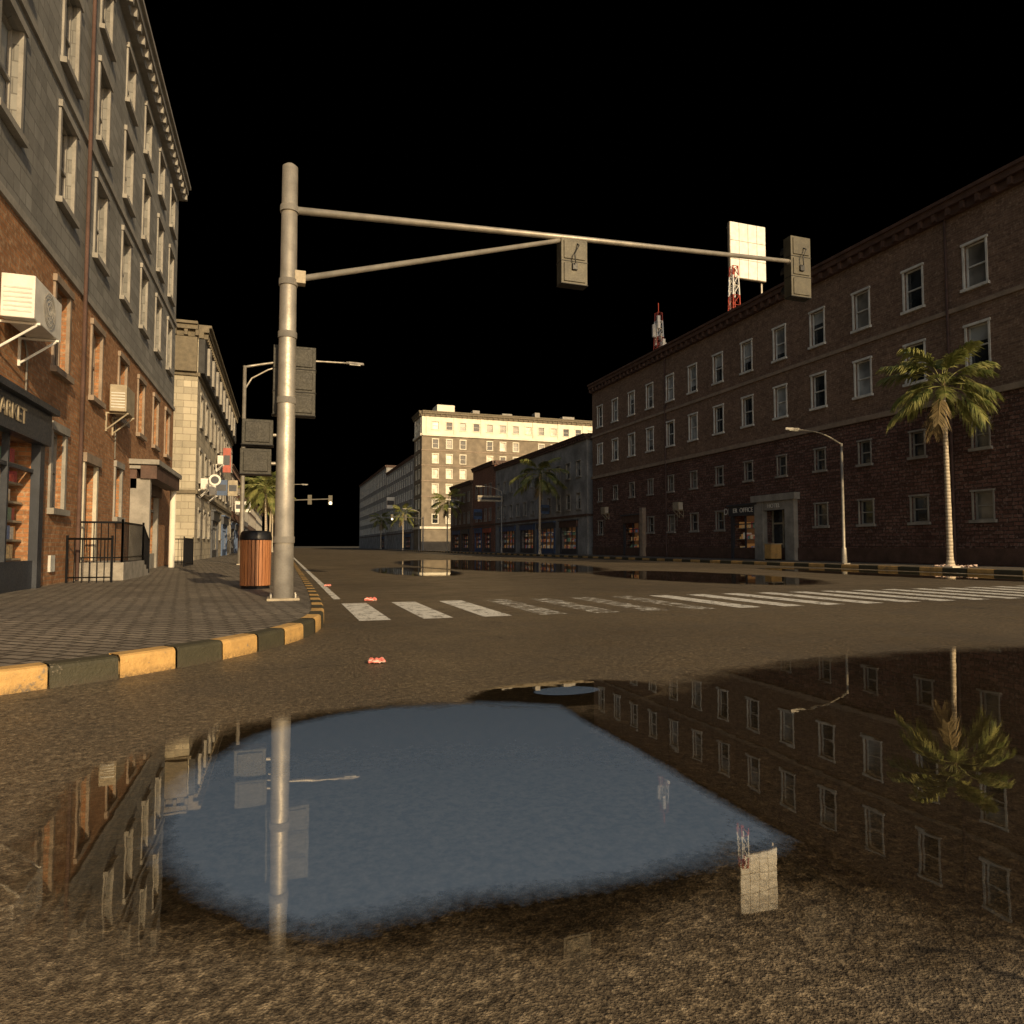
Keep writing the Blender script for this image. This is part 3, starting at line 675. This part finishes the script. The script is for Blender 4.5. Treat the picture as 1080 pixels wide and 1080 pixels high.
# ------------------------------------------------------------------ air conditioners
def aircon(name, x, y, z, side, w=.9, h=.65, d=.4, mat='white', fan=True):
    root = empty(name, (x, y, z)); m = MB(); s = side
    x0, x1 = sorted((x + s * .12, x + s * (.12 + d)))
    m.box(x0, x1, y - w / 2, y + w / 2, z, z + h, mat); m.obj('casing', root, root.location, .015)
    m = MB(); fx = x + s * (.12 + d)
    if fan:
        for r in (.08, .15, .22, .27):
            P = [(fx + s * .015, y + r * h / .65 * math.cos(a), z + h / 2 + r * h / .65 * math.sin(a)) for a in [2 * math.pi * i / 20 for i in range(21)]]
            m.tube(P, .006, 'trimgrey', 4)
    for i in range(6): m.box(x0 + .04, x1 - .04, y - w / 2 - .008, y - w / 2 + .004, z + .1 + i * .08, z + .13 + i * .08, 'trim')
    m.obj('fan_grille', root, root.location); m = MB()
    for yy in (y - w * .35, y + w * .35):
        m.box(min(x, x + s * (.15 + d)), max(x, x + s * (.15 + d)), yy - .02, yy + .02, z - .05, z - .01, mat)
        m.tube([(x + s * .02, yy, z - .5), (x + s * (.1 + d), yy, z - .05)], .022, mat, 6); m.box(min(x, x + s * .04), max(x, x + s * .04), yy - .02, yy + .02, z - .55, z - .05, mat)
    m.tube([(x + s * .03, y + w / 2 - .1, z + .1), (x + s * .03, y + w / 2 + .15, z - .2), (x + s * .03, y + w / 2 + .15, z - 1.2)], .02, 'trimgrey', 6)
    m.obj('bracket', root, root.location); return root
aircon('air_conditioner', XL, 14.3, 4.9, 1, 1.5, .75, .5)
aircon('air_conditioner', XL, 21.9, 4.75, 1, 1.1, .75, .42, 'beige', False)
aircon('air_conditioner', -4.86, 46, 4.5, 1); aircon('air_conditioner', -4.86, 51.3, 4.5, 1); aircon('air_conditioner', -4.86, 57, 7.3, 1)
aircon('air_conditioner', XR, 44.7, 3.7, -1, .8, .6, .4, 'beige'); aircon('air_conditioner', XR, 57, 4.0, -1, .8, .6, .4, 'beige')

def blade(x, y, z, side, w, h, m1, name='shop_sign', rnd=False):
    root = empty(name, (x, y, z)); m = MB(); s = side
    xa = x + s * .25; xb = x + s * (.25 + w)
    if rnd: m.tube([((xa + xb) / 2, y - .05, z + h / 2), ((xa + xb) / 2, y + .05, z + h / 2)], w / 2, m1, 24); m.tube([((xa + xb) / 2, y - .07, z + h / 2), ((xa + xb) / 2, y + .07, z + h / 2)], w / 3, 'navy', 20)
    else: m.box(min(xa, xb), max(xa, xb), y - .06, y + .06, z, z + h, m1); m.box(min(xa, xb) + .08, max(xa, xb) - .08, y - .075, y + .075, z + h * .3, z + h * .7, 'navy' if m1 != 'navy' else 'white')
    m.obj('panel', root, root.location); m = MB(); m.tube([(x, y, z + h * .8), (xb, y, z + h * .8)], .025, 'iron', 6); m.tube([(x, y, z + h * .2), (xa + .02 * s, y, z + h * .2)], .025, 'iron', 6); m.obj('bracket', root, root.location)
blade(-4.86, 49, 5.0, 1, .75, .75, 'white', rnd=True); blade(-4.86, 52.5, 4.6, 1, .9, 1.1, 'blue'); blade(-4.86, 60, 7.0, 1, .6, 2.0, 'redp'); blade(-4.86, 66, 5.5, 1, .8, 1.4, 'beige')
blade(XR, 88, 7, -1, 3.5, .8, 'beige'); blade(XR, 112, 7.4, -1, 1.4, 1.4, 'white'); blade(XR, 98, 5, -1, 1.3, 1.5, 'blue'); blade(XR, 182, 11, -1, 2, 3., 'white')
blade(XR, 71, 4.6, -1, 1., 1., 'blue'); blade(-5.2, 82, 4.8, 1, 1.6, 1.2, 'white')

# ------------------------------------------------------------------ roof towers
def tower(x, y, z0, z1, w=.5, panels=True):
    root = empty('radio_mast', (x, y, z0)); m = MB(); n = int((z1 - z0) / .7)
    for i in range(n):
        za = z0 + (z1 - z0) * i / n; zb = z0 + (z1 - z0) * (i + 1) / n; mt = 'redp' if (i // 2) % 2 else 'white'
        C = [(-1, -1), (1, -1), (1, 1), (-1, 1)]
        ta = w * (1 - .4 * i / n); tb = w * (1 - .4 * (i + 1) / n)
        for k in range(4):
            a = C[k]; c = C[(k + 1) % 4]
            m.tube([(x + a[0] * ta / 2, y + a[1] * ta / 2, za), (x + a[0] * tb / 2, y + a[1] * tb / 2, zb)], .05, mt, 5)
            m.tube([(x + a[0] * ta / 2, y + a[1] * ta / 2, za), (x + c[0] * tb / 2, y + c[1] * tb / 2, zb)], .028, mt, 4)
            m.tube([(x + a[0] * tb / 2, y + a[1] * tb / 2, zb), (x + c[0] * tb / 2, y + c[1] * tb / 2, zb)], .028, mt, 4)
    m.obj('lattice', root, root.location)
    if panels:
        m = MB(); 
        for a in range(7):
            an = a * 1.257 + .4; cx = x + .42 * math.cos(an); cy = y + .42 * math.sin(an); zz = z0 + (z1 - z0) * (.32 + .13 * (a % 4))
            m.box(cx - .13, cx + .13, cy - .1, cy + .1, zz, zz + 1.1, 'white'); m.tube([(x, y, zz + .5), (cx, cy, zz + .5)], .03, 'steel', 5)
        m.tube([(x + .4, y - .3, z0 + 2.0), (x + .4, y - .5, z0 + 2.0)], [.1, .36], 'white', 16)
        m.tube([(x, y, z1), (x, y, z1 + .9)], .03, 'redp', 5)
        m.obj('antennas', root, root.location)
    return root
tower(31, 51.7, HR - .4, 21.4, .75)
r = tower(31, 41.2, HR - .4, 21.4, .7, False)
root = empty('billboard', (32, 41.6, 20.8)); m = MB(); m.box(31.0, 34.2, 41.6, 41.85, 20.8, 25.0, 'beige'); m.obj('panel', root, root.location, .03)
m = MB(); 
for i in range(4):
    for j in range(3): m.box(31.04 + i * .79, 31.79 + i * .79, 41.575, 41.597, 20.85 + j * 1.39, 22.2 + j * 1.39, 'white')
for x_ in (31.15, 34.0): m.box(x_ - .06, x_ + .06, 41.86, 41.98, HR - .4, 25., 'steel')
for z in (21.0, 22.6, 24.6): m.box(31.0, 34.2, 41.87, 41.96, z, z + .08, 'steel')
m.obj('frame', root, root.location)
tower(38, 195, 21.7, 28.5, 1.2)

# ------------------------------------------------------------------ palms
def leafmat():
    g = G('palm_leaf'); p = g.pos()
    c = g.mix(g.mr(g.noise(p, 2.2, 3), .35, .65), (.09, .12, .03), (.32, .31, .11))
    b_ = g.bsdf(c, .42); b_.inputs['Specular IOR Level'].default_value = .5
    tl = g.n('ShaderNodeBsdfTranslucent', {'Color': (.2, .22, .07)}); mx = g.n('ShaderNodeMixShader', {0: .3})
    g.t.links.new(b_.outputs[0], mx.inputs[1]); g.t.links.new(tl.outputs[0], mx.inputs[2]); g.t.links.new(mx.outputs[0], g.out.inputs[0]); return g.m
M['leaf'] = leafmat(); M['leafdry'] = plain('palm_leaf_dry', (.2, .15, .07), .8)
def barkmat():
    g = G('palm_bark'); p = g.pos(); z = g.n('ShaderNodeSeparateXYZ', {0: p}).outputs[2]
    rg = g.math('ADD', g.math('FRACT', g.math('MULTIPLY', z, 7.)), g.math('MULTIPLY', g.noise(p, 12, 3), .6))
    g.bsdf(g.mix(g.mr(rg, .2, 1.3), (.2, .16, .11), (.62, .54, .42)), .85, g.bump(rg, .6, .03)); return g.m
M['bark'] = barkmat()
def palm(x, y, h, cr, seed=1, nf=30, z0=PZ):
    rr = random.Random(seed); root = empty('palm_tree', (x, y, z0)); m = MB(); lx, ly = rr.uniform(-.15, .15), rr.uniform(-.2, .2)
    N_ = 22
    pts = [(x + lx * (t * t), y + ly * t * t, z0 + (h - z0) * t) for t in [i / N_ for i in range(N_ + 1)]]
    rad = [(.19 if i == 0 else .115) * (1 - .35 * i / N_) * (1.06 if i % 2 else .97) * h / 7.2 for i in range(N_ + 1)]
    m.tube(pts, rad, 'bark', 12); m.obj('trunk', root, root.location)
    m = MB(); C = Vector(pts[-1])
    for i in range(nf):
        az = i * 2.399 + rr.uniform(-.25, .25); t0 = (i + .5) / nf
        el = math.radians(84 - 125 * t0 ** 1.1 + rr.uniform(-9, 9)); Lf = cr * rr.uniform(.75, 1.12)
        d = Vector((math.cos(az), math.sin(az), 0)); p = C.copy(); K = 12; sp = []
        e_ = el
        for k in range(K + 1):
            sp.append(p.copy()); p = p + (d * math.cos(e_) + Vector((0, 0, 1)) * math.sin(e_)) * (Lf * 1.05 / K); e_ -= math.radians(3.5 + 4 * rr.random()) * (1.0 if el > 0 else .6)
        dry = t0 > .93
        mt = 'leafdry' if dry else 'leaf'
        m.tube(sp, [.024 * (1 - .85 * k / K) * cr / 2 for k in range(K + 1)], mt, 4)
        side = d.cross(Vector((0, 0, 1))).normalized()
        for k in range(44):
            u = .38 + .62 * k / 43; f = u * K; j = min(int(f), K - 1); q = sp[j].lerp(sp[j + 1], f - j); tan = (sp[j + 1] - sp[j]).normalized()
            ll = cr * .36 * math.sin(math.pi * min(1, .0 + u * .84)) ** .8 * rr.uniform(.8, 1.15)
            for sgn in (-1, 1):
                dirv = (side * sgn * rr.uniform(.45, .85) + tan * rr.uniform(.7, 1.1) + Vector((0, 0, -rr.uniform(.05, .4)))).normalized()
                wv = tan * (.022 * cr / 2 + .006)
                mid = q + dirv * ll * .55; tip = q + dirv * ll + Vector((0, 0, -ll * rr.uniform(.15, .45)))
                m.face([q - wv, q + wv, mid + wv * 1.2, mid - wv * 1.2], mt); m.face([mid - wv * 1.2, mid + wv * 1.2, tip], mt)
    m.obj('crown', root, root.location)
    m = MB(); m.tube([C - Vector((0, 0, .45)), C - Vector((0, 0, .1)), C + Vector((0, 0, .2))], [.1, .17, .08], 'leafdry', 10); m.obj('crown_base', root, root.location)
palm(25.2, 20.2, 7.4, 2.1, 3, 26)
m = MB()
for i in range(60):
    a = R.uniform(0, 6.28); r_ = R.uniform(.1, .9) ; cx, cy = 25.3 + r_ * math.cos(a) * .8, 20.0 + r_ * math.sin(a) * .8; s_ = R.uniform(.05, .13); h_ = R.uniform(0, .1)
    m.face([(cx - s_, cy, PZ + .01 + h_), (cx, cy - s_ * .6, PZ + .03), (cx + s_, cy + .02, PZ + .02 + h_), (cx, cy + s_, PZ + .05)], 'litw')
m.box(24.75, 25.65, 19.75, 20.65, PZ - .01, PZ + .04, 'creamtop'); m.obj('tree_pit')
for i, (x_, y_, h_, c_) in enumerate(((25.3, 66, 8.3, 2.7), (25.4, 108, 8, 3), (25.3, 150, 8, 3), (-1.2, 58, 5.6, 2.0), (-1.4, 70, 6.0, 2.2), (-1.3, 84, 7, 2.6), (-1.2, 100, 7, 2.6), (25.3, 185, 8, 3))):
    palm(x_, y_, h_, c_, 10 + i, 20)

# ------------------------------------------------------------------ litter on the road
def crushed(x, y, s, seed):
    rr = random.Random(seed); m = MB(); n = 14; z0 = .012
    for part in range(3):
        cx = x + (part - 1) * s * .55; cy = y + rr.uniform(-.2, .2) * s; k = []
        for i in range(5):
            ring = []; zz = z0 + .004 + s * .5 * i / 4
            for j in range(n):
                a = 2 * math.pi * j / n; r_ = s * (.38 + .1 * math.sin(3 * a + seed + part) + rr.uniform(-.07, .07)) * (1, 1.05, .95, .7, .25)[i]
                ring.append(Vector((cx + r_ * math.cos(a), cy + r_ * math.sin(a), zz + rr.uniform(-.04, .04) * s)))
            k.append(ring)
        for i in range(4):
            for j in range(n): m.face([k[i][j], k[i][(j + 1) % n], k[i + 1][(j + 1) % n], k[i + 1][j]], 'pink' if (i + part + j // 4) % 4 else 'litw')
        m.face(k[4], 'pink')
    m.obj('crumpled_wrapper', None, (x, y, 0))
for i, (x, y, s) in enumerate(((.78, 5.9, .08), (1.55, 12.6, .12), (1.1, 17.5, .09))): crushed(x, y, s, i + 2)

# ------------------------------------------------------------------ light
el = math.radians(19); az = math.radians(12)
ts = Vector((math.sin(az) * math.cos(el), -math.cos(az) * math.cos(el), math.sin(el)))
sl = bpy.data.lights.new('sun', 'SUN'); sl.energy = 4.8; sl.angle = math.radians(.5); sl.color = (1, .75, .43)
so = bpy.data.objects.new('sun', sl); so.rotation_euler = ts.to_track_quat('Z', 'Y').to_euler(); so.location = (0, -20, 20); scene.collection.objects.link(so)
w = bpy.data.worlds.new('World'); scene.world = w; w.use_nodes = True; t = w.node_tree; t.nodes.clear()
out = t.nodes.new('ShaderNodeOutputWorld'); bg = t.nodes.new('ShaderNodeBackground'); sky = t.nodes.new('ShaderNodeTexSky')
sky.sky_type = 'NISHITA'; sky.sun_disc = False; sky.sun_elevation = el; sky.sun_rotation = math.pi - az
tc = t.nodes.new('ShaderNodeTexCoord'); dp = t.nodes.new('ShaderNodeVectorMath'); dp.operation = 'DOT_PRODUCT'; dp.inputs[1].default_value = ts
mr = t.nodes.new('ShaderNodeMapRange'); mr.interpolation_type = 'SMOOTHSTEP'
mr.inputs['From Min'].default_value = -.12; mr.inputs['From Max'].default_value = .45
rp = t.nodes.new('ShaderNodeMix'); rp.data_type = 'RGBA'; rp.inputs[6].default_value = (0, 0, 0, 1); rp.inputs[7].default_value = (1.15, .97, .78, 1)
mx = t.nodes.new('ShaderNodeMix'); mx.data_type = 'RGBA'; mx.blend_type = 'MULTIPLY'; mx.inputs[0].default_value = 1
t.links.new(tc.outputs['Generated'], dp.inputs[0]); t.links.new(dp.outputs['Value'], mr.inputs['Value'])
t.links.new(mr.outputs[0], rp.inputs[0])
t.links.new(sky.outputs[0], mx.inputs[6]); t.links.new(rp.outputs[2], mx.inputs[7]); t.links.new(mx.outputs[2], bg.inputs[0]); bg.inputs[1].default_value = .13
t.links.new(bg.outputs[0], out.inputs[0])

# ------------------------------------------------------------------ camera
cd = bpy.data.cameras.new('camera'); cd.lens = 24; cd.sensor_width = 36; cd.clip_end = 6000; cd.clip_start = .05
co = bpy.data.objects.new('camera', cd); scene.collection.objects.link(co); scene.camera = co
co.location = (0, 0, 1.0); co.rotation_euler = (math.radians(90 + 2.86), 0, -math.radians(18.65))
scene.view_settings.view_transform = 'Standard'; scene.view_settings.look = 'None'; scene.view_settings.exposure = 0
